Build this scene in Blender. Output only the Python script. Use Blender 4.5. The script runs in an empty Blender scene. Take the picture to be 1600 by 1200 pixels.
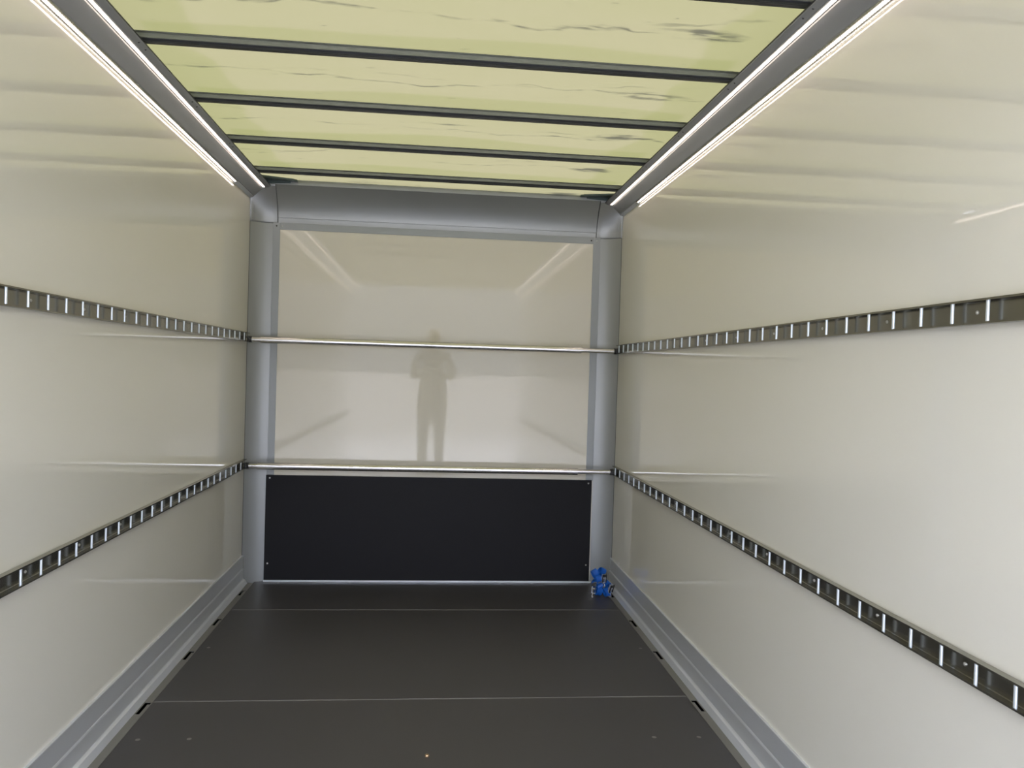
import bpy, math, random
from mathutils import Vector, Matrix
random.seed(4)
C = bpy.context.scene.collection
SC = bpy.context.scene

# ------------------------------------------------------------------ camera
W, D, D2, YR = 2.1, 4.543, 4.594, -0.85          # inner width, side wall end, front wall, rear opening
CAM = (1.0307, 0.0, 1.2279)
right = Vector((0.99463608, -0.09890335, 0.03028528))
up = Vector((-0.02855401, 0.01887386, 0.99941405))
fwd = Vector((0.099417, 0.99491804, -0.01594854))
cd = bpy.data.cameras.new('camera'); cam = bpy.data.objects.new('camera', cd); C.objects.link(cam)
cam.matrix_world = Matrix(((right.x, up.x, -fwd.x, CAM[0]), (right.y, up.y, -fwd.y, CAM[1]), (right.z, up.z, -fwd.z, CAM[2]), (0, 0, 0, 1)))
cd.sensor_width = 36; cd.lens = 1243.51 * 36 / 1600; cd.clip_start = 0.01
SC.camera = cam

# ------------------------------------------------------------------ sky and exposure
SKY = 18.2
w = bpy.data.worlds.new('sky'); SC.world = w; w.use_nodes = True
nt = w.node_tree; bg = nt.nodes['Background']
tc = nt.nodes.new('ShaderNodeTexCoord'); sx = nt.nodes.new('ShaderNodeSeparateXYZ'); cr = nt.nodes.new('ShaderNodeValToRGB')
nt.links.new(tc.outputs['Generated'], sx.inputs[0]); nt.links.new(sx.outputs['Z'], cr.inputs[0]); nt.links.new(cr.outputs[0], bg.inputs[0])
cr.color_ramp.elements[0].color = (0.69, 0.73, 0.90, 1); cr.color_ramp.elements[0].position = 0.0
cr.color_ramp.elements[1].color = (0.85, 0.905, 1.13, 1); cr.color_ramp.elements[1].position = 0.9
bg.inputs[1].default_value = SKY
SC.view_settings.view_transform = 'Standard'; SC.view_settings.look = 'None'
SC.view_settings.exposure = 0.0; SC.view_settings.gamma = 1.0; SC.view_settings.use_curve_mapping = False

# ------------------------------------------------------------------ materials
def lin(r, g, b):
    f = lambda c: (c / 255 / 12.92) if c / 255 <= .04045 else ((c / 255 + .055) / 1.055) ** 2.4
    return (f(r), f(g), f(b), 1)
def mat(name, col, rough=.5, metal=0, spec=.5, coat=0, noise=None, bump=None, emit=None):
    """noise=(scale, amount, stretch) varies colour; bump=(scale, strength, distance, stretch)"""
    m = bpy.data.materials.new(name); m.use_nodes = True; n = m.node_tree.nodes; l = m.node_tree.links
    p = n['Principled BSDF']; p.inputs['Base Color'].default_value = col
    p.inputs['Roughness'].default_value = rough; p.inputs['Metallic'].default_value = metal
    p.inputs['Specular IOR Level'].default_value = spec; p.inputs['Coat Weight'].default_value = coat
    if noise or bump:
        t = n.new('ShaderNodeTexCoord')
    if noise:
        mp = n.new('ShaderNodeMapping'); mp.inputs['Scale'].default_value = noise[2]; l.new(t.outputs['Object'], mp.inputs[0])
        nz = n.new('ShaderNodeTexNoise'); nz.inputs['Scale'].default_value = noise[0]; nz.inputs['Detail'].default_value = 4; l.new(mp.outputs[0], nz.inputs['Vector'])
        mx = n.new('ShaderNodeMix'); mx.data_type = 'RGBA'
        k = noise[1]
        mx.inputs[6].default_value = (col[0] * (1 - k), col[1] * (1 - k), col[2] * (1 - k), 1)
        mx.inputs[7].default_value = (min(1, col[0] * (1 + k)), min(1, col[1] * (1 + k)), min(1, col[2] * (1 + k)), 1)
        l.new(nz.outputs['Fac'], mx.inputs[0]); l.new(mx.outputs[2], p.inputs['Base Color'])
    if bump:
        mp = n.new('ShaderNodeMapping'); mp.inputs['Scale'].default_value = bump[3]; l.new(t.outputs['Object'], mp.inputs[0])
        nz = n.new('ShaderNodeTexNoise'); nz.inputs['Scale'].default_value = bump[0]; nz.inputs['Detail'].default_value = 2; l.new(mp.outputs[0], nz.inputs['Vector'])
        b = n.new('ShaderNodeBump'); b.inputs['Strength'].default_value = bump[1]; b.inputs['Distance'].default_value = bump[2]
        l.new(nz.outputs['Fac'], b.inputs['Height']); l.new(b.outputs[0], p.inputs['Normal'])
    if emit:
        p.inputs['Emission Color'].default_value = emit[0]; p.inputs['Emission Strength'].default_value = emit[1]
    return m
M = {}
M['wall'] = mat('white glossy GRP wall', (0.745, 0.725, 0.645, 1), .035, spec=.9, bump=(6, .05, .005, (1, 1, 1)))
M['front'] = mat('cream glossy GRP', (0.665, 0.63, 0.54, 1), .035, spec=.45, bump=(6.0, .015, .01, (1, 1, 1)))
M['black'] = mat('black coated plywood', (0.0065, 0.0065, 0.008, 1), .55, spec=.22, bump=(900, .25, .001, (1, 1, 1)))
M['floor'] = mat('dark mesh coated floor', (0.031, 0.0285, 0.029, 1), .47, spec=1.0, noise=(260, .35, (1, 1, 1)), bump=(500, .35, .001, (1, 1, 1)))
M['joint'] = mat('grey joint sealant', lin(120, 118, 116), .6)
M['alu'] = mat('anodised aluminium', (0.68, 0.70, 0.73, 1), .30, metal=.5, noise=(3, .05, (1, .1, 1)))
M['column'] = mat('matt anodised aluminium column', (0.27, 0.278, 0.275, 1), .38, metal=.45)
M['frame'] = mat('aluminium frame strip', (0.29, 0.305, 0.31, 1), .45, metal=.45)
M['fascia'] = mat('grey aluminium fascia', (0.35, 0.362, 0.368, 1), .38, metal=.5)
M['slotrail'] = mat('dull aluminium slotted strip', (0.23, 0.222, 0.20, 1), .45, metal=.5)
M['rail'] = mat('olive grey anodised rail', (0.27, 0.262, 0.225, 1), .22, metal=.9)
M['rung'] = mat('bright zinc plated', (0.60, 0.65, 0.70, 1), .38, metal=.6)
M['screw'] = mat('screw steel', (0.6, 0.6, 0.6, 1), .3, metal=.8)
M['tube'] = mat('satin aluminium tube', (0.66, 0.65, 0.64, 1), .22, metal=.95)
M['clip'] = mat('black end fitting', (0.02, 0.021, 0.023, 1), .4, spec=.5)
M['bow'] = mat('grey roof bow', (0.21, 0.22, 0.195, 1), .45, metal=.4, noise=(30, .35, (1, 8, 8)))
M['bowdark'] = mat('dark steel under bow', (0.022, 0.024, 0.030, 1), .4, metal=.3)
M['teal'] = mat('dark green sealing plate', (0.05, 0.075, 0.075, 1), .4)
M['void'] = mat('dark slot bottom', (0.003, 0.003, 0.003, 1), .9, spec=.05)
M['blue'] = mat('blue webbing', (0.003, 0.085, 0.40, 1), .38, noise=(60, .35, (1, 1, 1)), bump=(400, .3, .001, (1, 1, 1)))
M['grime'] = mat('faded floor screw', lin(135, 132, 128), .5, metal=.3)
M['brass'] = mat('brass coloured nut', (0.5, 0.33, 0.18, 1), .35, metal=.7)
M['concrete'] = mat('pale concrete yard', (0.42, 0.395, 0.345, 1), .8, noise=(2, .12, (1, 1, 1)))
M['backdrop'] = mat('grey facade cladding', (0.16, 0.165, 0.16, 1), .7)
M['skin'] = mat('skin', (0.55, 0.33, 0.24, 1), .5)
M['jacket'] = mat('dark grey jacket', (0.05, 0.055, 0.07, 1), .8, noise=(20, .2, (1, 1, 1)))
M['trousers'] = mat('blue jeans', (0.03, 0.045, 0.08, 1), .8)
M['shoe'] = mat('black shoe', (0.015, 0.015, 0.015, 1), .5)
M['hair'] = mat('brown hair', (0.05, 0.03, 0.02, 1), .6)
M['phone'] = mat('black phone', (0.01, 0.01, 0.01, 1), .2)

def led_mat(name, strength, chips):
    m = bpy.data.materials.new(name); m.use_nodes = True; n = m.node_tree.nodes; l = m.node_tree.links
    p = n['Principled BSDF']; p.inputs['Base Color'].default_value = (.8, .78, .74, 1)
    p.inputs['Emission Color'].default_value = (1.0, .83, .72, 1); p.inputs['Emission Strength'].default_value = strength
    if chips:                                      # single light diodes under a thin lens, one every 8 mm
        t = n.new('ShaderNodeTexCoord'); s = n.new('ShaderNodeSeparateXYZ'); l.new(t.outputs['Object'], s.inputs[0])
        a = n.new('ShaderNodeMath'); a.operation = 'MULTIPLY'; a.inputs[1].default_value = 2 * math.pi / .012; l.new(s.outputs['Y'], a.inputs[0])
        b = n.new('ShaderNodeMath'); b.operation = 'SINE'; l.new(a.outputs[0], b.inputs[0])
        c = n.new('ShaderNodeMapRange'); c.inputs[1].default_value = -.6; c.inputs[2].default_value = .6; c.inputs[3].default_value = strength * .12; c.inputs[4].default_value = strength * 1.7
        l.new(b.outputs[0], c.inputs[0]); l.new(c.outputs[0], p.inputs['Emission Strength'])
    return m
M['led'] = led_mat('lit diffuser of the edge strip', 8.0, False)
M['ledchip'] = led_mat('lit diode strip', 6.5, True)

def roof_mat():
    m = bpy.data.materials.new('translucent yellowed GRP roof'); m.use_nodes = True; n = m.node_tree.nodes; l = m.node_tree.links
    out = n['Material Output']; p = n['Principled BSDF']
    def math_(op, a=None, b=None, c=None):
        x = n.new('ShaderNodeMath'); x.operation = op
        for i, v in enumerate((a, b, c)):
            if v is None: continue
            if isinstance(v, (int, float)): x.inputs[i].default_value = v
            else: l.new(v, x.inputs[i])
        return x.outputs[0]
    t = n.new('ShaderNodeTexCoord'); s = n.new('ShaderNodeSeparateXYZ'); l.new(t.outputs['Object'], s.inputs[0])
    X, Y = s.outputs['X'], s.outputs['Y']
    def noise(scale, vec, detail=3):
        mp = n.new('ShaderNodeMapping'); mp.inputs['Scale'].default_value = vec; l.new(t.outputs['Object'], mp.inputs[0])
        z = n.new('ShaderNodeTexNoise'); z.inputs['Scale'].default_value = scale; z.inputs['Detail'].default_value = detail; l.new(mp.outputs[0], z.inputs['Vector'])
        return z.outputs['Fac']
    # one wandering rub mark per bay, patchy along its length
    bay = math_('FRACT', math_('DIVIDE', math_('ADD', Y, 10.0 * .545 - 2.06), .545))
    wob = math_('MULTIPLY', math_('SUBTRACT', noise(2.2, (1, .9, 1), 4), .5), .55)
    dist = math_('ABSOLUTE', math_('SUBTRACT', math_('SUBTRACT', bay, .52), wob))
    fine = noise(14, (1, 3, 1), 5)
    width = math_('MULTIPLY', math_('SUBTRACT', noise(3.1, (1, .6, 1), 3), .38), .11)
    mr = n.new('ShaderNodeMapRange'); l.new(dist, mr.inputs[0]); mr.inputs[1].default_value = 0.0; l.new(math_('MAXIMUM', width, .0008), mr.inputs[2]); mr.inputs[3].default_value = 1; mr.inputs[4].default_value = 0
    streak = math_('MULTIPLY', mr.outputs[0], math_('MULTIPLY', math_('MAXIMUM', math_('SUBTRACT', fine, .42), 0), 3.8))
    spots = math_('MULTIPLY', math_('GREATER_THAN', noise(16, (.6, 3, 1), 3), .735), .5)
    # thin second hairline mark
    wob2 = math_('MULTIPLY', math_('SUBTRACT', noise(1.4, (1, 1.2, 1), 5), .5), .9)
    d2 = math_('ABSOLUTE', math_('SUBTRACT', math_('SUBTRACT', bay, .38), wob2))
    hair = math_('MULTIPLY', math_('LESS_THAN', d2, .010), math_('MULTIPLY', math_('MAXIMUM', math_('SUBTRACT', noise(5, (1, 1, 1), 2), .5), 0), 2.0))
    # smudges where the bays end on the right hand side
    ex = math_('DIVIDE', math_('SUBTRACT', X, 1.80), .17); ey = math_('DIVIDE', math_('SUBTRACT', math_('SUBTRACT', bay, .50), math_('MULTIPLY', wob, .6)), .085)
    rr = math_('SQRT', math_('ADD', math_('MULTIPLY', ex, ex), math_('MULTIPLY', ey, ey)))
    blob = math_('MULTIPLY', math_('MAXIMUM', math_('SUBTRACT', 1.0, rr), 0), math_('MULTIPLY', math_('MAXIMUM', math_('SUBTRACT', noise(9, (1, 3.5, 1), 5), .44), 0), 9.0))
    spots = math_('ADD', spots, blob)
    dirt = math_('MINIMUM', math_('ADD', math_('ADD', streak, spots), hair), .75)
    cloud = noise(1.6, (1, 1.6, 1), 2)
    mx = n.new('ShaderNodeMix'); mx.data_type = 'RGBA'; l.new(cloud, mx.inputs[0])
    mx.inputs[6].default_value = (.0462, .0425, .0190, 1); mx.inputs[7].default_value = (.0512, .0445, .0238, 1)
    mx2 = n.new('ShaderNodeMix'); mx2.data_type = 'RGBA'; l.new(dirt, mx2.inputs[0]); l.new(mx.outputs[2], mx2.inputs[6]); mx2.inputs[7].default_value = (.006, .006, .005, 1)
    tr = n.new('ShaderNodeBsdfTranslucent'); l.new(mx2.outputs[2], tr.inputs[0])
    p.inputs['Base Color'].default_value = (.40, .38, .27, 1); p.inputs['Roughness'].default_value = .35
    ms = n.new('ShaderNodeMixShader'); ms.inputs[0].default_value = .22
    l.new(tr.outputs[0], ms.inputs[1]); l.new(p.outputs[0], ms.inputs[2]); l.new(ms.outputs[0], out.inputs[0])
    return m
M['roof'] = roof_mat()
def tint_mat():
    m = bpy.data.materials.new('added roof darkening film'); m.use_nodes = True; n = m.node_tree.nodes; l = m.node_tree.links
    a = n.new('ShaderNodeBsdfTransparent'); a.inputs[0].default_value = (.88, .915, .79, 1)  # filter colour of the added film that darkens the bay edges
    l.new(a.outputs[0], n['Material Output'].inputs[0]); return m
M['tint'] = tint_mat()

# ------------------------------------------------------------------ mesh helpers (world coordinates in, local to the parent out)
class MB:
    def __init__(s): s.v = []; s.f = []
    def add(s, vs, fs):
        b = len(s.v); s.v += [tuple(x) for x in vs]; s.f += [tuple(i + b for i in f) for f in fs]; return s
    def box(s, x0, x1, y0, y1, z0, z1):
        v = [(x, y, z) for x in (x0, x1) for y in (y0, y1) for z in (z0, z1)]
        return s.add(v, [(0, 1, 3, 2), (4, 6, 7, 5), (0, 4, 5, 1), (2, 3, 7, 6), (0, 2, 6, 4), (1, 5, 7, 3)])
    def prism(s, pts, a, b, axis='y'):             # closed polygon extruded: y -> pts are (x,z); z -> (x,y); x -> (y,z)
        k = len(pts)
        def P(u, w, t): return {'y': (u, t, w), 'z': (u, w, t), 'x': (t, u, w)}[axis]
        v = [P(u, w, a) for u, w in pts] + [P(u, w, b) for u, w in pts]
        f = [(i, (i + 1) % k, k + (i + 1) % k, k + i) for i in range(k)] + [tuple(range(k - 1, -1, -1)), tuple(range(k, 2 * k))]
        return s.add(v, f)
    def tube(s, path, rad, n=12, closed=False, caps=True):
        path = [Vector(p) for p in path]; k = len(path)
        rad = [rad] * k if isinstance(rad, (int, float)) else rad
        vs = []; prev = None
        for i, p in enumerate(path):
            a = path[i - 1] if (i > 0 or closed) else p; b = path[(i + 1) % k] if (i < k - 1 or closed) else p
            t = (b - a).normalized()
            if prev is None: prev = t.orthogonal().normalized()
            prev = (prev - t * prev.dot(t)).normalized(); q = t.cross(prev)
            for j in range(n):
                an = 2 * math.pi * j / n; vs.append(p + (prev * math.cos(an) + q * math.sin(an)) * rad[i])
        fs = []
        for i in range(k if closed else k - 1):
            for j in range(n):
                a0 = i * n; b0 = ((i + 1) % k) * n; j2 = (j + 1) % n
                fs.append((a0 + j, a0 + j2, b0 + j2, b0 + j))
        if caps and not closed: fs += [tuple(range(n - 1, -1, -1)), tuple((k - 1) * n + j for j in range(n))]
        return s.add(vs, fs)
    def grid(s, P, nu, nv, flip=False):
        v = [P(i / nu, j / nv) for i in range(nu + 1) for j in range(nv + 1)]
        f = []
        for i in range(nu):
            for j in range(nv):
                a = i * (nv + 1) + j; q = (a, a + nv + 1, a + nv + 2, a + 1); f.append(q[::-1] if flip else q)
        return s.add(v, f)
def wloc(o):
    v = Vector((0, 0, 0))
    while o: v += o.location; o = o.parent
    return v
import bmesh
def obj(name, mb, m, parent=None, smooth=False, bevel=0, origin=None):
    base = wloc(parent) if parent else Vector((0, 0, 0))
    o0 = Vector(origin) if origin else base
    me = bpy.data.meshes.new(name); me.from_pydata([tuple(Vector(v) - o0) for v in mb.v], [], mb.f)
    bm = bmesh.new(); bm.from_mesh(me); bmesh.ops.recalc_face_normals(bm, faces=bm.faces); bm.to_mesh(me); bm.free()
    me.materials.append(m)
    if smooth: me.polygons.foreach_set('use_smooth', [True] * len(me.polygons))
    o = bpy.data.objects.new(name, me); C.objects.link(o); o.location = o0 - base
    if parent: o.parent = parent
    if bevel:
        b = o.modifiers.new('bevel', 'BEVEL'); b.width = bevel; b.segments = 2; b.limit_method = 'ANGLE'
    if smooth:
        e = o.modifiers.new('edges', 'EDGE_SPLIT'); e.split_angle = math.radians(40)
    return o
def tag(o, label, cat, group=None):
    o['label'] = label; o['category'] = cat
    if group: o['group'] = group
    return o
def thing(name, label, cat, loc, group=None):
    o = bpy.data.objects.new(name, None); C.objects.link(o); o.location = loc; o.empty_display_size = .05
    return tag(o, label, cat, group)
def struct(o): o['kind'] = 'structure'; return o
def holder(name, loc=(0, 0, 0)):
    o = bpy.data.objects.new(name, None); C.objects.link(o); o.location = loc; return struct(o)
def link_copy(src, parent, off):
    c = src.copy(); C.objects.link(c); c.parent = parent; c.location = src.location + Vector(off); return c
def mx(side, x): return x if side == 'left' else W - x   # mirror a left-hand x to the right wall
def pts_side(side, pts): return [(mx(side, x), z) for x, z in pts]

# ------------------------------------------------------------------ ground outside the open rear
struct(obj('ground', MB().box(-40, 42, -45, 20, -1.0, -.9), M['concrete']))

# ------------------------------------------------------------------ floor
FX0, FX1 = .064, W - .064
fl = holder('floor', (1.05, 2, 0))
joints = [4.055, 2.955, 1.855, .755, -.345]
ys = [D2 + .02] + joints + [YR]
for i in range(len(ys) - 1):
    obj('floor_panel', MB().box(FX0, FX1, ys[i + 1] + .004, ys[i] - .004, -.02, 0), M['floor'], fl, bevel=.0008)
for y in joints:
    obj('joint_strip', MB().box(FX0, FX1, y - .004, y + .004, -.02, -.0006), M['joint'], fl)
obj('subfloor', MB().box(-.03, W + .03, YR, D2 + .04, -.12, -.06), M['void'], fl)
def disc(x, y, z, r, h, n=10): return MB().tube([(x, y, z), (x, y, z + h * .6), (x, y, z + h)], [r, r, r * .7], n)
for x, y in [(.115, 2.66), (.276, 2.66), (1.814, 2.62), (1.969, 2.615), (.105, 3.515), (1.995, 3.482), (.202, 4.555), (.598, 4.56), (1.637, 4.56), (1.45, 4.56)]:
    obj('floor_screw', disc(x, y, -.0005, .008, .0012), M['grime'], fl)

# ------------------------------------------------------------------ side walls
for side in ('left', 'right'):
    x0, x1 = sorted((mx(side, -.03), mx(side, 0)))
    wl = struct(obj('wall_' + side, MB().box(x0, x1, YR, D, -.12, 2.26), M['wall'], origin=(x0, 2, 0)))
    # small blind rivets low on the wall near the front
    for (y, z) in [(4.36, .17)]:
        obj('rivet', MB().tube([(mx(side, 0), y, z), (mx(side, .0015), y, z), (mx(side, .003), y, z)], [.006, .006, .003], 8), M['screw'], wl)

# ------------------------------------------------------------------ front wall
wf = struct(obj('wall_front', MB().box(.10, W - .10, D2, D2 + .03, -.12, 2.06), M['front'], origin=(1.05, D2, 0)))
FT = .0035
obj('frame_strip', MB().box(.156, 1.941, D2 - FT, D2 + .001, 1.985, 2.022), M['frame'], wf, bevel=.0008)
obj('frame_strip', MB().box(.117, .1555, D2 - FT, D2 + .001, .60, 2.022), M['frame'], wf, bevel=.0008)
obj('frame_strip', MB().box(1.9415, W - .117, D2 - FT, D2 + .001, .60, 2.022), M['frame'], wf, bevel=.0008)
def yrivet(x, z, y, r=.0045):
    return MB().tube([(x, y + .001, z), (x, y - .001, z), (x, y - .0028, z)], [r, r, r * .5], 8)
for x, z in [(.136, 2.004), (.168, 2.004), (1.930, 2.004), (1.962, 2.004)]:
    obj('rivet', yrivet(x, z, D2 - FT), M['clip'] if x in (.136, 1.930) else M['screw'], wf)
kp = thing('kick_panel', 'black coated board screwed across the foot of the front wall', 'panel', (1.05, D2 - .009, 0.011))
obj('base_angle', MB().box(.113, W - .113, D2 - .016, D2 - .0065, 0, .010), M['alu'], kp, bevel=.001)
obj('board', MB().box(.115, W - .125, D2 - .0165, D2 - .0065, .011, .604), M['black'], kp, bevel=.0012)
for x, z in [(.136, .588), (1.955, .586), (.134, .105), (1.955, .106)]:
    obj('screw', yrivet(x, z, D2 - .0165, .005), M['screw'], kp)

# corner columns (concave), header and corner caps
CW, ZB, ZT, YT = .117, 2.022, 2.215, 4.497
def coff(x): t = max(0, 1 - x / CW); return (D2 - D) * (0.25 * t + .75 * t * t)
def hoff(z): t = max(0, (z - ZB) / (ZT - ZB)); return (D2 - YT) * (.12 * t + .88 * t ** 2)
N = 14
for k, side in enumerate(('left', 'right')):
    prof = [(mx(side, CW * i / N), D2 - coff(CW * i / N)) for i in range(N + 1)]
    o = struct(obj('trim_%d' % (1 + k), MB().prism(prof + [(mx(side, CW), D2 + .03), (mx(side, -.03), D2 + .03), (mx(side, -.03), D + .0005), (mx(side, 0), D + .0005)], -.12, ZB, 'z'), M['column'], smooth=True, origin=(mx(side, .06), D2, 0)))
    # thin dark sealing joint where the side wall meets the column
    obj('joint_line', MB().prism([(mx(side, 0), D - .001), (mx(side, .0022), D - .001), (mx(side, .0022), D + .004), (mx(side, 0), D + .004)], .16, 2.14, 'z'), M['clip'], o)
    XS = .143
    obj('corner_backing', MB().prism([(mx(side, -.03), D + .0005), (mx(side, -.001), D + .0005), (mx(side, -.001), D2 + .005), (mx(side, .145), D2 + .005), (mx(side, .145), D2 + .03), (mx(side, -.03), D2 + .03)], ZB, 2.26, 'z'), M['clip'], o)
    cap = MB()
    def P(u, v, side=side):
        x = XS * u; z = ZB - .005 + (ZT + .005 - ZB) * v
        # the cap bulges a little over the column and the header
        a, h = coff(x), hoff(z)
        y = D2 - (a + h - 1.2 * a * h / .1) - .0012
        return (mx(side, x), y, z)
    cap.grid(P, 18, 18)
    cb = obj('corner_cap', cap, M['column'], o, smooth=True)
    sm = cb.modifiers.new('solid', 'SOLIDIFY'); sm.thickness = .0012; sm.offset = 0
    obj('cap_seam', MB().tube([(mx(side, XS), D2 - hoff(z) - .0025, z) for z in [ZB + (ZT - ZB) * i / 14 for i in range(15)]], .0012, 6), M['clip'], o)
    obj('cap_fold', MB().tube([(mx(side, .022), D2 - coff(.022) - .0045 + 0 - hoff(z) * .55, z) for z in [ZB - .004 + .10 * i / 6 for i in range(7)]], .0009, 6), M['frame'], o)
hp = [(D2 - hoff(z), z) for z in [ZB + (ZT - ZB) * i / 16 for i in range(17)]]
hd = struct(obj('trim_3', MB().prism(hp + [(D2 + .03, ZT + .0), (D2 + .03, ZB)], .143, W - .143, 'x'), M['column'], smooth=True, origin=(1.05, D2, ZB)))
obj('header_lip', MB().prism([(YT - .004, ZT), (YT - .004, ZT + .016), (YT + .02, ZT + .018), (D2 + .03, ZT + .018), (D2 + .03, ZT)], .0, W, 'x'), M['frame'], hd)
obj('header_top', MB().box(0, W, YT + .05, D2 + .03, ZT + .018, 2.27), M['frame'], hd)
obj('lower_bead', MB().tube([(.145, D2 - hoff(2.05) - .0005, 2.05), (W - .145, D2 - hoff(2.05) - .0005, 2.05)], .0022, 6), M['column'], hd)
for side in ('left', 'right'):
    pl = [(mx(side, .09), 4.40), (mx(side, .245), 4.455), (mx(side, .262), 4.475), (mx(side, .262), 4.50), (mx(side, .09), 4.50)]
    obj('sealing_plate', MB().prism(pl, ZT + .017, ZT + .026, 'z'), M['teal'], hd)
    obj('sealing_wedge', MB().prism([(mx(side, .09), ZT + .018), (mx(side, .09), ZT + .001), (mx(side, .225), ZT + .009), (mx(side, .225), ZT + .018)], YT - .010, YT - .003, 'y'), M['teal'], hd)

# ------------------------------------------------------------------ upper side fascias with LED strips
prof_f = [(0, 2.150), (.0205, 2.150), (.026, 2.1515), (.068, 2.192), (.070, 2.1975), (.0935, 2.1975), (.0945, 2.1965), (.1130, 2.2035), (.1150, 2.2065), (.1150, 2.2095), (.055, 2.2125), (.055, 2.243), (0, 2.26)]
for k, side in enumerate(('left', 'right')):
    f = struct(obj('trim_%d' % (4 + k), MB().prism(pts_side(side, prof_f), YR, YT + .02, 'y'), M['fascia'], origin=(mx(side, .05), 2, 2.15)))
    obj('edge_seal', MB().prism(pts_side(side, [(.1150, 2.2065), (.1165, 2.2065), (.1165, 2.2105), (.1150, 2.2105)]), YR, YT, 'y'), M['clip'], f)
    obj('profile_end', MB().prism(pts_side(side, [(.0005, 2.140), (.0215, 2.1475), (.0215, 2.150), (.0005, 2.150)]), 4.165, D - .005, 'y'), M['alu'], f, bevel=.0006)
    for yb in [2.06, 2.605, 3.15, 3.70, 4.25]:
        for dy in (-.045, .012):
            z = 2.2012; x = .1055
            obj('rivet', MB().tube([(mx(side, x), yb + dy, z), (mx(side, x + .0006), yb + dy, z - .0018)], [.0035, .0022], 7), M['clip'], f)
    # strip along the inner edge
    e = thing('led_strip', 'solid white light strip along the inner roof edge, %s side of the box' % side, 'light strip', (mx(side, .082), 2, 2.197), 'LED strips under the roof edges')
    obj('housing', MB().prism(pts_side(side, [(.0705, 2.1976), (.0705, 2.1960), (.0930, 2.1960), (.0930, 2.1976)]), YR + .05, 4.495, 'y'), M['fascia'], e)
    obj('diffuser', MB().prism(pts_side(side, [(.0750, 2.1962), (.0770, 2.1940), (.0850, 2.1940), (.0870, 2.1962)]), YR + .06, 4.487, 'y'), M['led'], e)
    # strip in the angle between fascia and wall
    g = thing('led_strip', 'dotted light strip in the angle where the %s wall meets the fascia' % side, 'light strip', (mx(side, .012), 2, 2.149), 'LED strips under the roof edges')
    obj('housing', MB().prism(pts_side(side, [(.0008, 2.1499), (.0012, 2.1460), (.0026, 2.1445), (.0040, 2.1445), (.0046, 2.1480), (.0165, 2.1480), (.0180, 2.1450), (.0200, 2.1450), (.0215, 2.1499)]), YR + .05, 4.165, 'y'), M['tube'], g)
    obj('diode_strip', MB().prism(pts_side(side, [(.0060, 2.1481), (.0068, 2.1462), (.0110, 2.1462), (.0118, 2.1481)]), YR + .06, 4.16, 'y'), M['ledchip'], g)

# ------------------------------------------------------------------ roof
ZR = 2.247
def roofz(x, y):
    b = ((y - 2.06) / .545) % 1.0
    return ZR + .006 * math.sin(math.pi * b) + .0015 * math.sin(3.1 * x + 1.7 * math.floor((y - 2.06) / .545)) * math.sin(math.pi * b)
ce = struct(obj('ceiling', MB().grid(lambda u, v: (.03 + (W - .06) * u, YR + (4.60 - YR) * v, roofz(.03 + (W - .06) * u, YR + (4.60 - YR) * v)), 24, 120), M['roof'], smooth=True))
bays = [2.06 + .545 * i for i in range(-2, 5)]
for i, yb in enumerate(bays):                      # wavy tinted film added above sheet, darkening sides and far side of each bay
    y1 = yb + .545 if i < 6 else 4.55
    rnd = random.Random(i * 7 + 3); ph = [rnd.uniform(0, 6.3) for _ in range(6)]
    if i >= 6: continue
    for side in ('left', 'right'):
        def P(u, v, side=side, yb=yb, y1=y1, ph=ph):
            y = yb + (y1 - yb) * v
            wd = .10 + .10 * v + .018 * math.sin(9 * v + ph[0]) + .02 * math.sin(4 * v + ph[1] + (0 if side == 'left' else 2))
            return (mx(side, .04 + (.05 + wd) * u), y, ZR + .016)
        obj('roof_darkener', MB().grid(P, 1, 20), M['tint'], ce)
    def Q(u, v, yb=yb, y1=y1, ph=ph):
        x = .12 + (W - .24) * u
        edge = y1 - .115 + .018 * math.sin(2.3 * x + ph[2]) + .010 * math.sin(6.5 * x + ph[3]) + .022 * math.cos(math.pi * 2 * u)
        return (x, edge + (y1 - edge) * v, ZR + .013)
    obj('roof_darkener', MB().grid(Q, 40, 1), M['tint'], ce)

# ------------------------------------------------------------------ roof bows
order = ['nearest the front wall', 'second from the front wall', 'third from the front wall', 'fourth from the front wall', 'fifth from the front wall, at the very top of the photo']
def make_bow(label):
    t = thing('roof_bow', label, 'roof bow', (W / 2, 4.25, 2.215), 'bows across the roof')
    y = 4.25; x0, x1 = .056, W - .056
    obj('face_bar', MB().prism([(y - .024, 2.2275), (y - .022, 2.2265), (y - .004, 2.2265), (y, 2.229), (y, 2.2435), (y - .034, 2.2440), (y - .034, 2.2425), (y - .024, 2.2405)], x0, x1, 'x'), M['bow'], t)
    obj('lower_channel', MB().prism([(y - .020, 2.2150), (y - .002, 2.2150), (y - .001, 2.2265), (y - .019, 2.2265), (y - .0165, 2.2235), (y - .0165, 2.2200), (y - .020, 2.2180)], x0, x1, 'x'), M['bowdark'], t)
    return t
b0 = make_bow('dark grey roof bow, ' + order[0])
kids = list(b0.children)
for i, yb in enumerate([3.70, 3.152, 2.607, 2.052]):
    c = b0.copy(); C.objects.link(c); c.location = (W / 2, yb, 2.215)
    c['label'] = 'dark grey roof bow, ' + order[i + 1]
    for ch in kids:
        d = ch.copy(); C.objects.link(d); d.parent = c

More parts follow.
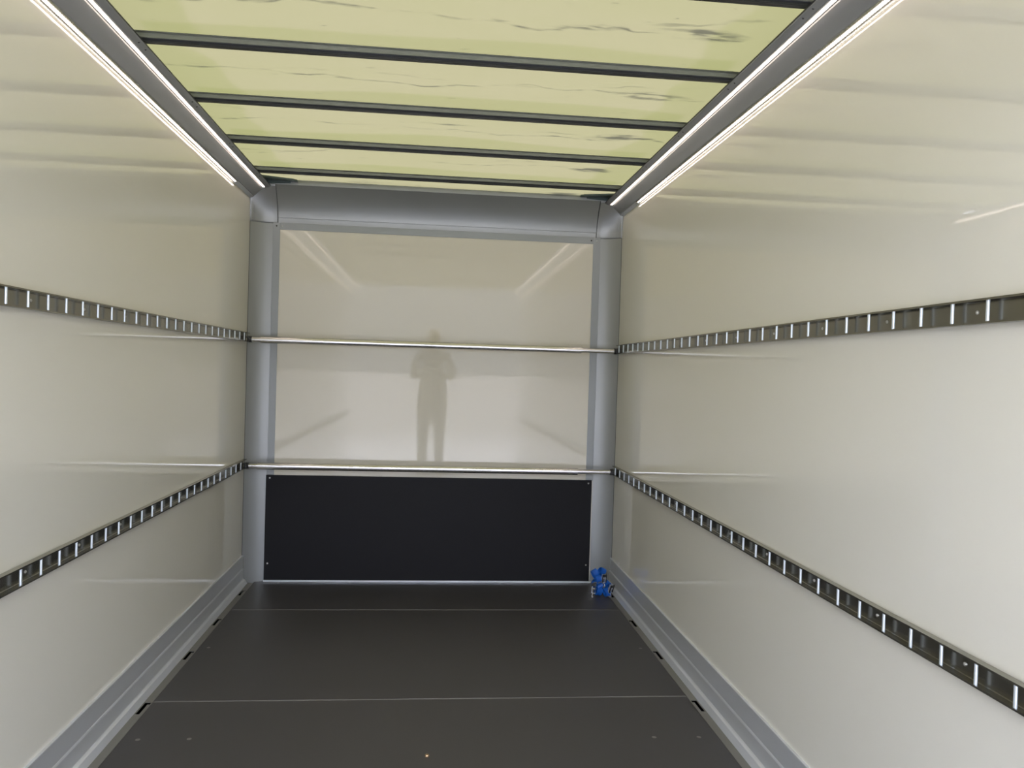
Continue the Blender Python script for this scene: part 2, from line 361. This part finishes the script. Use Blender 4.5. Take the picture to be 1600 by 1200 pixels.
# ------------------------------------------------------------------ kick profiles and slotted floor strips along the side walls
kick = [(0, .157), (.0085, .157), (.0095, .154), (.0090, .1495), (.0078, .1485), (.0078, .0865), (.0092, .085), (.0105, .0825), (.0118, .0800), (.0118, .0270), (.0150, .0235), (.0215, .0200), (.0345, .0010), (.0345, -.0015), (.012, -.0025), (.012, -.010), (0, -.010)]
slotY = {'left': [2.90, 3.42, 3.86, 4.355], 'right': [2.865, 3.393, 3.83, 4.33]}
for k, side in enumerate(('left', 'right')):
    f = struct(obj('baseboard_' + side, MB().prism(pts_side(side, kick), YR, D + .004, 'y'), M['alu'], origin=(mx(side, .01), 2, 0)))
    xs = [.0345, .0385, .0525, .0605, .0640]
    cuts = []
    for yc in slotY[side]: cuts += [(yc - .05, yc + .030), (yc + .030, yc + .05)]
    yb = sorted({YR, D + .006} | {v for c in cuts for v in c})
    s = MB()
    for i in range(4):
        runs = []
        for j in range(len(yb) - 1):
            ym = (yb[j] + yb[j + 1]) / 2
            hole = any(yc - .05 < ym < yc + .05 for yc in slotY[side]) and i == 1 or any(yc + .030 < ym < yc + .05 for yc in slotY[side]) and i in (1, 2)
            if not hole:
                x0, x1 = sorted((mx(side, xs[i]), mx(side, xs[i + 1])))
                s.box(x0, x1, yb[j], yb[j + 1], -.0015, .0012)
    obj('slot_channel', MB().box(*sorted((mx(side, .0005), mx(side, .0015))), YR, D, -.06, -.0105), M['void'], f)
    obj('slotted_strip', s, M['slotrail'], f)

# ------------------------------------------------------------------ lashing rails
def rail(side, z0, z1, label, py, sy):
    t = thing('lashing_rail', label, 'lashing rail', (mx(side, 0), 2, z0), 'lashing rails on the side walls')
    RE = 4.512
    prof = [(0.0002, z0 + .004), (.004, z0), (.022, z0), (.022, z0 + .0042), (.0192, z0 + .0042), (.0192, z0 + .0028), (.004, z0 + .0028), (.0030, z0 + .005), (.0030, z1 - .005), (.004, z1 - .0028), (.0192, z1 - .0028), (.0192, z1 - .0042), (.022, z1 - .0042), (.022, z1), (.004, z1), (.0002, z1 - .004)]
    obj('channel', MB().prism(pts_side(side, prof), YR + .03, RE, 'y'), M['rail'], t)
    zc = (z0 + z1) / 2
    ya = py
    while ya - .1045 > .75: ya -= .1045
    def one_rung(y): return MB().tube([(mx(side, .0165), y, z0 + .0032), (mx(side, .0165), y, z1 - .0032)], .0036, 8)
    r0 = obj('rung', one_rung(ya), M['rung'], t, smooth=True)
    n = 1
    while ya + n * .1045 < RE - .03:
        link_copy(r0, t, (0, n * .1045, 0)); n += 1
    y = sy
    while y - .3135 > .75: y -= .3135
    s0 = obj('screw', MB().tube([(mx(side, .003), y, zc), (mx(side, .0045), y, zc), (mx(side, .0062), y, zc)], [.0042, .0042, .002], 8), M['screw'], t)
    n = 1
    while y + n * .3135 < RE - .04:
        link_copy(s0, t, (0, n * .3135, 0)); n += 1
rail('left', 1.347, 1.396, 'upper slotted lashing rail on the left wall', 2.109, 2.150)
rail('right', 1.347, 1.396, 'upper slotted lashing rail on the right wall', 1.532, 1.475)
rail('left', .650, .700, 'lower slotted lashing rail on the left wall', 2.100, 2.150)
rail('right', .650, .700, 'lower slotted lashing rail on the right wall', 1.525, 1.470)

# ------------------------------------------------------------------ load bars
def make_bar():
    z = 0; t = thing('load_bar', 'upper telescopic aluminium load bar spanning between the upper wall rails', 'load bar', (W / 2, 4.485, 1.3600), 'load bars between the side walls')
    y, z = 4.485, 1.360
    obj('outer_tube', MB().tube([(.088, y, z), (.0885, y, z), (1.870, y, z), (1.8705, y, z)], [.0180, .0195, .0195, .0180], 28), M['tube'], t, smooth=True)
    obj('inner_tube', MB().tube([(.024, y, z), (.090, y, z)], .0138, 24), M['tube'], t, smooth=True)
    obj('inner_tube', MB().tube([(1.868, y, z), (W - .024, y, z)], .0138, 24), M['tube'], t, smooth=True)
    for side in ('left', 'right'):
        m = MB(); xa, xb = sorted((mx(side, .014), mx(side, .030)))
        m.tube([(mx(side, .018), y, z), (mx(side, .023), y, z), (mx(side, .040), y, z), (mx(side, .041), y, z)], [.012, .0175, .0175, .0150], 18)
        m.box(*sorted((mx(side, .0225), mx(side, .0265))), y - .024, y + .020, z - .016, z + .017)
        h = obj('end_fitting', m, M['clip'], t, bevel=.0008)
        m2 = MB()
        for dz in (-.011, .011):
            m2.box(*sorted((mx(side, .006), mx(side, .024))), y - .020, y + .014, z + dz - .002, z + dz + .002)
        m2.box(*sorted((mx(side, .006), mx(side, .009))), y - .018, y - .012, z - .013, z + .013)
        obj('hook', m2, M['clip'], h)
        obj('latch', MB().box(*sorted((mx(side, .0265), mx(side, .0335))), y - .030, y - .016, z - .007, z + .007), M['clip'], h, bevel=.001)
    return t
b1 = make_bar()
b2 = b1.copy(); C.objects.link(b2); b2.location = (W / 2, 4.485, .6660)
b2['label'] = 'lower telescopic aluminium load bar just above the black board'
for ch in list(b1.children):
    d = ch.copy(); C.objects.link(d); d.parent = b2
    for g in list(ch.children):
        e = g.copy(); C.objects.link(e); e.parent = d

# ------------------------------------------------------------------ bundle of blue ratchet straps in the right front corner
def band(path_fn, width_vec_fn, n, th=.0016):
    """a flat webbing band: path_fn(t) centre, width_vec_fn(t) half width vector"""
    m = MB(); rows = []
    for i in range(n + 1):
        t = i / n; c = path_fn(t); wv = width_vec_fn(t)
        c2 = path_fn(min(1, t + .002)); c1 = path_fn(max(0, t - .002)); nrm = (c2 - c1).cross(wv).normalized() * th * .5
        rows += [c - wv - nrm, c + wv - nrm, c + wv + nrm, c - wv + nrm]
    f = []
    for i in range(n):
        a = i * 4; b = a + 4
        for j in range(4):
            k = (j + 1) % 4; f.append((a + j, a + k, b + k, b + j))
    f += [(3, 2, 1, 0), (n * 4, n * 4 + 1, n * 4 + 2, n * 4 + 3)]
    return m.add(rows, f)
def coil(center, axis, r0, turns, squash, half=.0155, roll=0.0, gap=.0024):
    axis = Vector(axis).normalized(); u = axis.orthogonal().normalized(); v = axis.cross(u)
    u, v = u * math.cos(roll) + v * math.sin(roll), v * math.cos(roll) - u * math.sin(roll)
    c = Vector(center)
    def p(t):
        a = 2 * math.pi * turns * t; r = r0 - gap * turns * (1 - t)
        return c + u * math.cos(a) * r + v * math.sin(a) * r * squash
    return band(p, lambda t: axis * half * (1 - .04 * math.sin(9 * t)), int(34 * turns))
def strap(label, cx, cy, cz, coils, rx, ry, rz, yaw, pitch):
    t = thing('ratchet_strap', label, 'strap', (cx, cy, max(0, cz - .04)), 'blue ratchet straps in the corner')
    for (dx, dy, dz, ax, r0, tn, sq, roll) in coils:
        obj('webbing_coil', coil((cx + dx, cy + dy, cz + dz), ax, r0, tn, sq, roll=roll), M['blue'], t, smooth=True)
    Rm = Matrix.Rotation(yaw, 4, 'Z') @ Matrix.Rotation(pitch, 4, 'X'); o = Vector((rx, ry, rz))
    def T(m):
        m.v = [tuple(o + Rm @ Vector(q) * .72) for q in m.v]; return m
    fr = MB()
    for s in (-1, 1):
        fr.box(s * .0125 - .0012, s * .0125 + .0012, -.006, .010, -.036, .034)
    fr.box(-.0125, .0125, -.004, .000, -.036, -.031); fr.box(-.0125, .0125, .000, .004, .028, .033)
    rf = obj('ratchet_frame', T(fr), M['rung'], t, bevel=.0006)
    sp = MB().tube([(-.018, .002, 0), (.018, .002, 0)], .0065, 12)
    for s in (-1, 1): sp.tube([(s * .0155 - .001, .002, 0), (s * .0155 + .001, .002, 0)], .011, 12)
    obj('spool', T(sp), M['screw'], rf, smooth=True)
    hd_ = MB()
    for s in (-1, 1): hd_.box(s * .016 - .001, s * .016 + .001, -.016, -.004, -.030, .036)
    hd_.box(-.016, .016, -.018, -.012, .018, .038)
    obj('handle', T(hd_), M['clip'], t, bevel=.001)
    hk = [(.0, -.012 + .012 * math.cos(a), -.052 + .014 * math.sin(a)) for a in [math.pi * (.5 + 1.35 * i / 10) for i in range(11)]]
    obj('hook', T(MB().tube([(0, -.004, -.034), (0, -.010, -.040)] + hk, .0024, 8)), M['screw'], t, smooth=True)
strap('blue ratchet strap rolled up on top of the strap heap in the corner', 1.990, 4.34, .112,
      [(-.030, -.006, .006, (.86, .30, .42), .026, 2.6, .66, .5), (.008, .002, .016, (.80, .35, -.40), .024, 2.4, .78, 1.2), (-.016, -.024, -.016, (.95, .2, .15), .020, 2.0, .7, .2)], 2.003, 4.302, .100, .25, .15)
strap('blue ratchet strap rolled up on the floor, left side of the strap heap', 1.972, 4.332, .040,
      [(-.010, .010, .024, (.25, .9, .22), .022, 2.4, .8, .1), (.006, -.012, -.012, (.92, .25, -.2), .026, 2.8, .86, .9), (.016, -.010, .014, (.8, .1, .5), .017, 2.2, .8, 2.0)], 1.946, 4.292, .046, -.55, -.25)
strap('blue ratchet strap rolled up on the floor, against the right kick profile', 2.026, 4.316, .040,
      [(.002, .008, .020, (-.45, .80, .4), .024, 2.4, .75, 2.2), (-.006, -.014, -.014, (.93, .30, .2), .025, 2.6, .80, .3)], 2.038, 4.280, .050, .6, .35)

# ------------------------------------------------------------------ small nut lying on the near floor panel
nut = thing('metal_nut', 'tiny brass coloured nut lying on the near floor panel', 'nut', (1.047, 2.513, 0))
n_ = MB()
ring = [(math.cos(math.pi / 3 * i), math.sin(math.pi / 3 * i)) for i in range(6)]
vs = []
for z, ro, ri in ((0, .0065, .003), (.0015, .007, .003), (.0045, .007, .003), (.006, .0062, .0034)):
    vs += [(1.047 + a * ro, 2.513 + b * ro, z) for a, b in ring]
for z in (.006, 0): vs += [(1.047 + a * .0033, 2.513 + b * .0033, z) for a, b in ring]
fs = []
for L in range(5):
    for i in range(6):
        j = (i + 1) % 6; fs.append((L * 6 + i, L * 6 + j, (L + 1) * 6 + j, (L + 1) * 6 + i))
for i in range(6):
    j = (i + 1) % 6; fs.append((30 + i, 30 + j, j, i))
obj('nut_body', n_.add(vs, fs), M['brass'], nut)

# ------------------------------------------------------------------ unseen building front, added and toned to shape the front wall reflection
fa = struct(obj('backdrop', MB().box(-22, 24, -17.2, -17, 1.05, 5.0), M['backdrop']))
obj('backdrop_base', MB().box(-22, 24, -17.25, -16.95, -.9, 1.05), M['concrete'], fa)

# the person holding the camera, standing inside the box behind it (seen only as a reflection in the front wall)
pe = thing('person', 'person in a dark jacket reflected in the cream front wall', 'person', (1.03, -.42, 0))
def skin(name, verts, edges, m, root=0, sub=2):
    me = bpy.data.meshes.new(name); b = Vector((1.03, -.42, 0))
    me.from_pydata([tuple(Vector(v[:3])) for v in verts], edges, [])
    o = bpy.data.objects.new(name, me); C.objects.link(o); o.parent = pe; me.materials.append(m)
    md = o.modifiers.new('skin', 'SKIN'); md.use_smooth_shade = True
    for i, v in enumerate(verts):
        a = v[3] if len(v) > 3 else .03; c = v[4] if len(v) > 4 else a
        me.skin_vertices[0].data[i].radius = (a, c); me.skin_vertices[0].data[i].use_root = (i == root)
    q = o.modifiers.new('sub', 'SUBSURF'); q.levels = sub; q.render_levels = sub
    return o
body = [(0, 0, .90, .15, .11), (0, .0, 1.05, .135, .10), (0, .01, 1.22, .15, .105), (0, 0, 1.36, .13, .09), (0, .01, 1.45, .06, .06), (0, .02, 1.51, .052, .055)]
be = [(0, 1), (1, 2), (2, 3), (3, 4), (4, 5)]
for s_ in (-1, 1):
    k = len(body)
    body += [(s_ * .09, 0, .84, .105), (s_ * .095, .02, .48, .078), (s_ * .105, -.02, .10, .058), (s_ * .12, .05, .045, .04, .035), (s_ * .13, .17, .035, .035, .028)]
    be += [(0, k), (k, k + 1), (k + 1, k + 2), (k + 2, k + 3), (k + 3, k + 4)]
    k = len(body)
    body += [(s_ * .18, 0, 1.385, .062), (s_ * .235, .04, 1.12, .047), (s_ * .10, .29, 1.165, .034), (s_ * .075, .36, 1.19, .030, .022)]
    be += [(3, k), (k, k + 1), (k + 1, k + 2), (k + 2, k + 3)]
bo = skin('body', body, be, M['jacket'])
bo.data.materials.append(M['trousers'])
skin('coat', [(0, .0, 1.30, .15, .10), (0, 0, 1.05, .175, .115), (0, 0, .80, .20, .13), (0, 0, .52, .215, .14)], [(0, 1), (1, 2), (2, 3)], M['jacket'])
hv = [(0, .035, 1.53, .062, .07), (0, .045, 1.60, .076, .092), (0, .035, 1.67, .074, .09), (0, .03, 1.71, .05, .06)]
hd2 = skin('head', hv, [(0, 1), (1, 2), (2, 3)], M['skin'])
hr = skin('hair', [(0, .005, 1.60, .070, .075), (0, .015, 1.68, .081, .088), (0, .025, 1.715, .060, .07)], [(0, 1), (1, 2)], M['hair'])
nose = skin('nose', [(0, .125, 1.625, .010), (0, .145, 1.597, .014)], [(0, 1)], M['skin'], sub=1)
for s_ in (-1, 1):
    skin('ear', [(s_ * .078, .03, 1.585, .010, .016), (s_ * .082, .025, 1.62, .012, .018)], [(0, 1)], M['skin'], sub=1)
    obj('eye', MB().tube([(1.03 + s_ * .032, -.42 + .118, 1.622), (1.03 + s_ * .032, -.42 + .130, 1.622), (1.03 + s_ * .032, -.42 + .134, 1.622)], [.012, .010, .004], 10), M['shoe'], pe)
    # hand: palm and four fingers behind and round the phone, thumb on its near side
    hand = [(s_ * .078, .355, 1.185, .026, .018), (s_ * .080, .378, 1.215, .030, .015), (s_ * .082, .385, 1.240, .028, .013)]
    ed = [(0, 1), (1, 2)]
    for q, (dz, ln) in enumerate([(.032, .9), (.012, 1.0), (-.008, .93), (-.027, .75)]):
        k = len(hand); z = 1.222 + dz
        hand += [(s_ * .090, .398, z, .009), (s_ * (.088 - .004 * ln), .415, z + .002, .0085), (s_ * (.088 - .028 * ln), .422, z + .004, .0075)]
        ed += [(1 if q > 1 else 2, k), (k, k + 1), (k + 1, k + 2)]
    k = len(hand)
    hand += [(s_ * .066, .372, 1.205, .012), (s_ * .052, .385, 1.222, .010), (s_ * .040, .390, 1.240, .0085)]
    ed += [(0, k), (k, k + 1), (k + 1, k + 2)]
    skin('hand', hand, ed, M['skin'], sub=1)
    obj('shoe', MB().prism([(1.03 + s_ * .12 + a * s_, -.42 + b) for a, b in [(-.035, -.07), (.03, -.07), (.045, .10), (.035, .20), (.0, .215), (-.03, .19), (-.04, .08)]], .0, .075, 'z'), M['shoe'], pe, bevel=.012)
ph = thing('phone', 'black phone held level with both hands', 'phone', (1.03, -.01, 1.19))
obj('phone_body', MB().box(.955, 1.108, -.016, -.008, 1.186, 1.262), M['phone'], ph, bevel=.003)
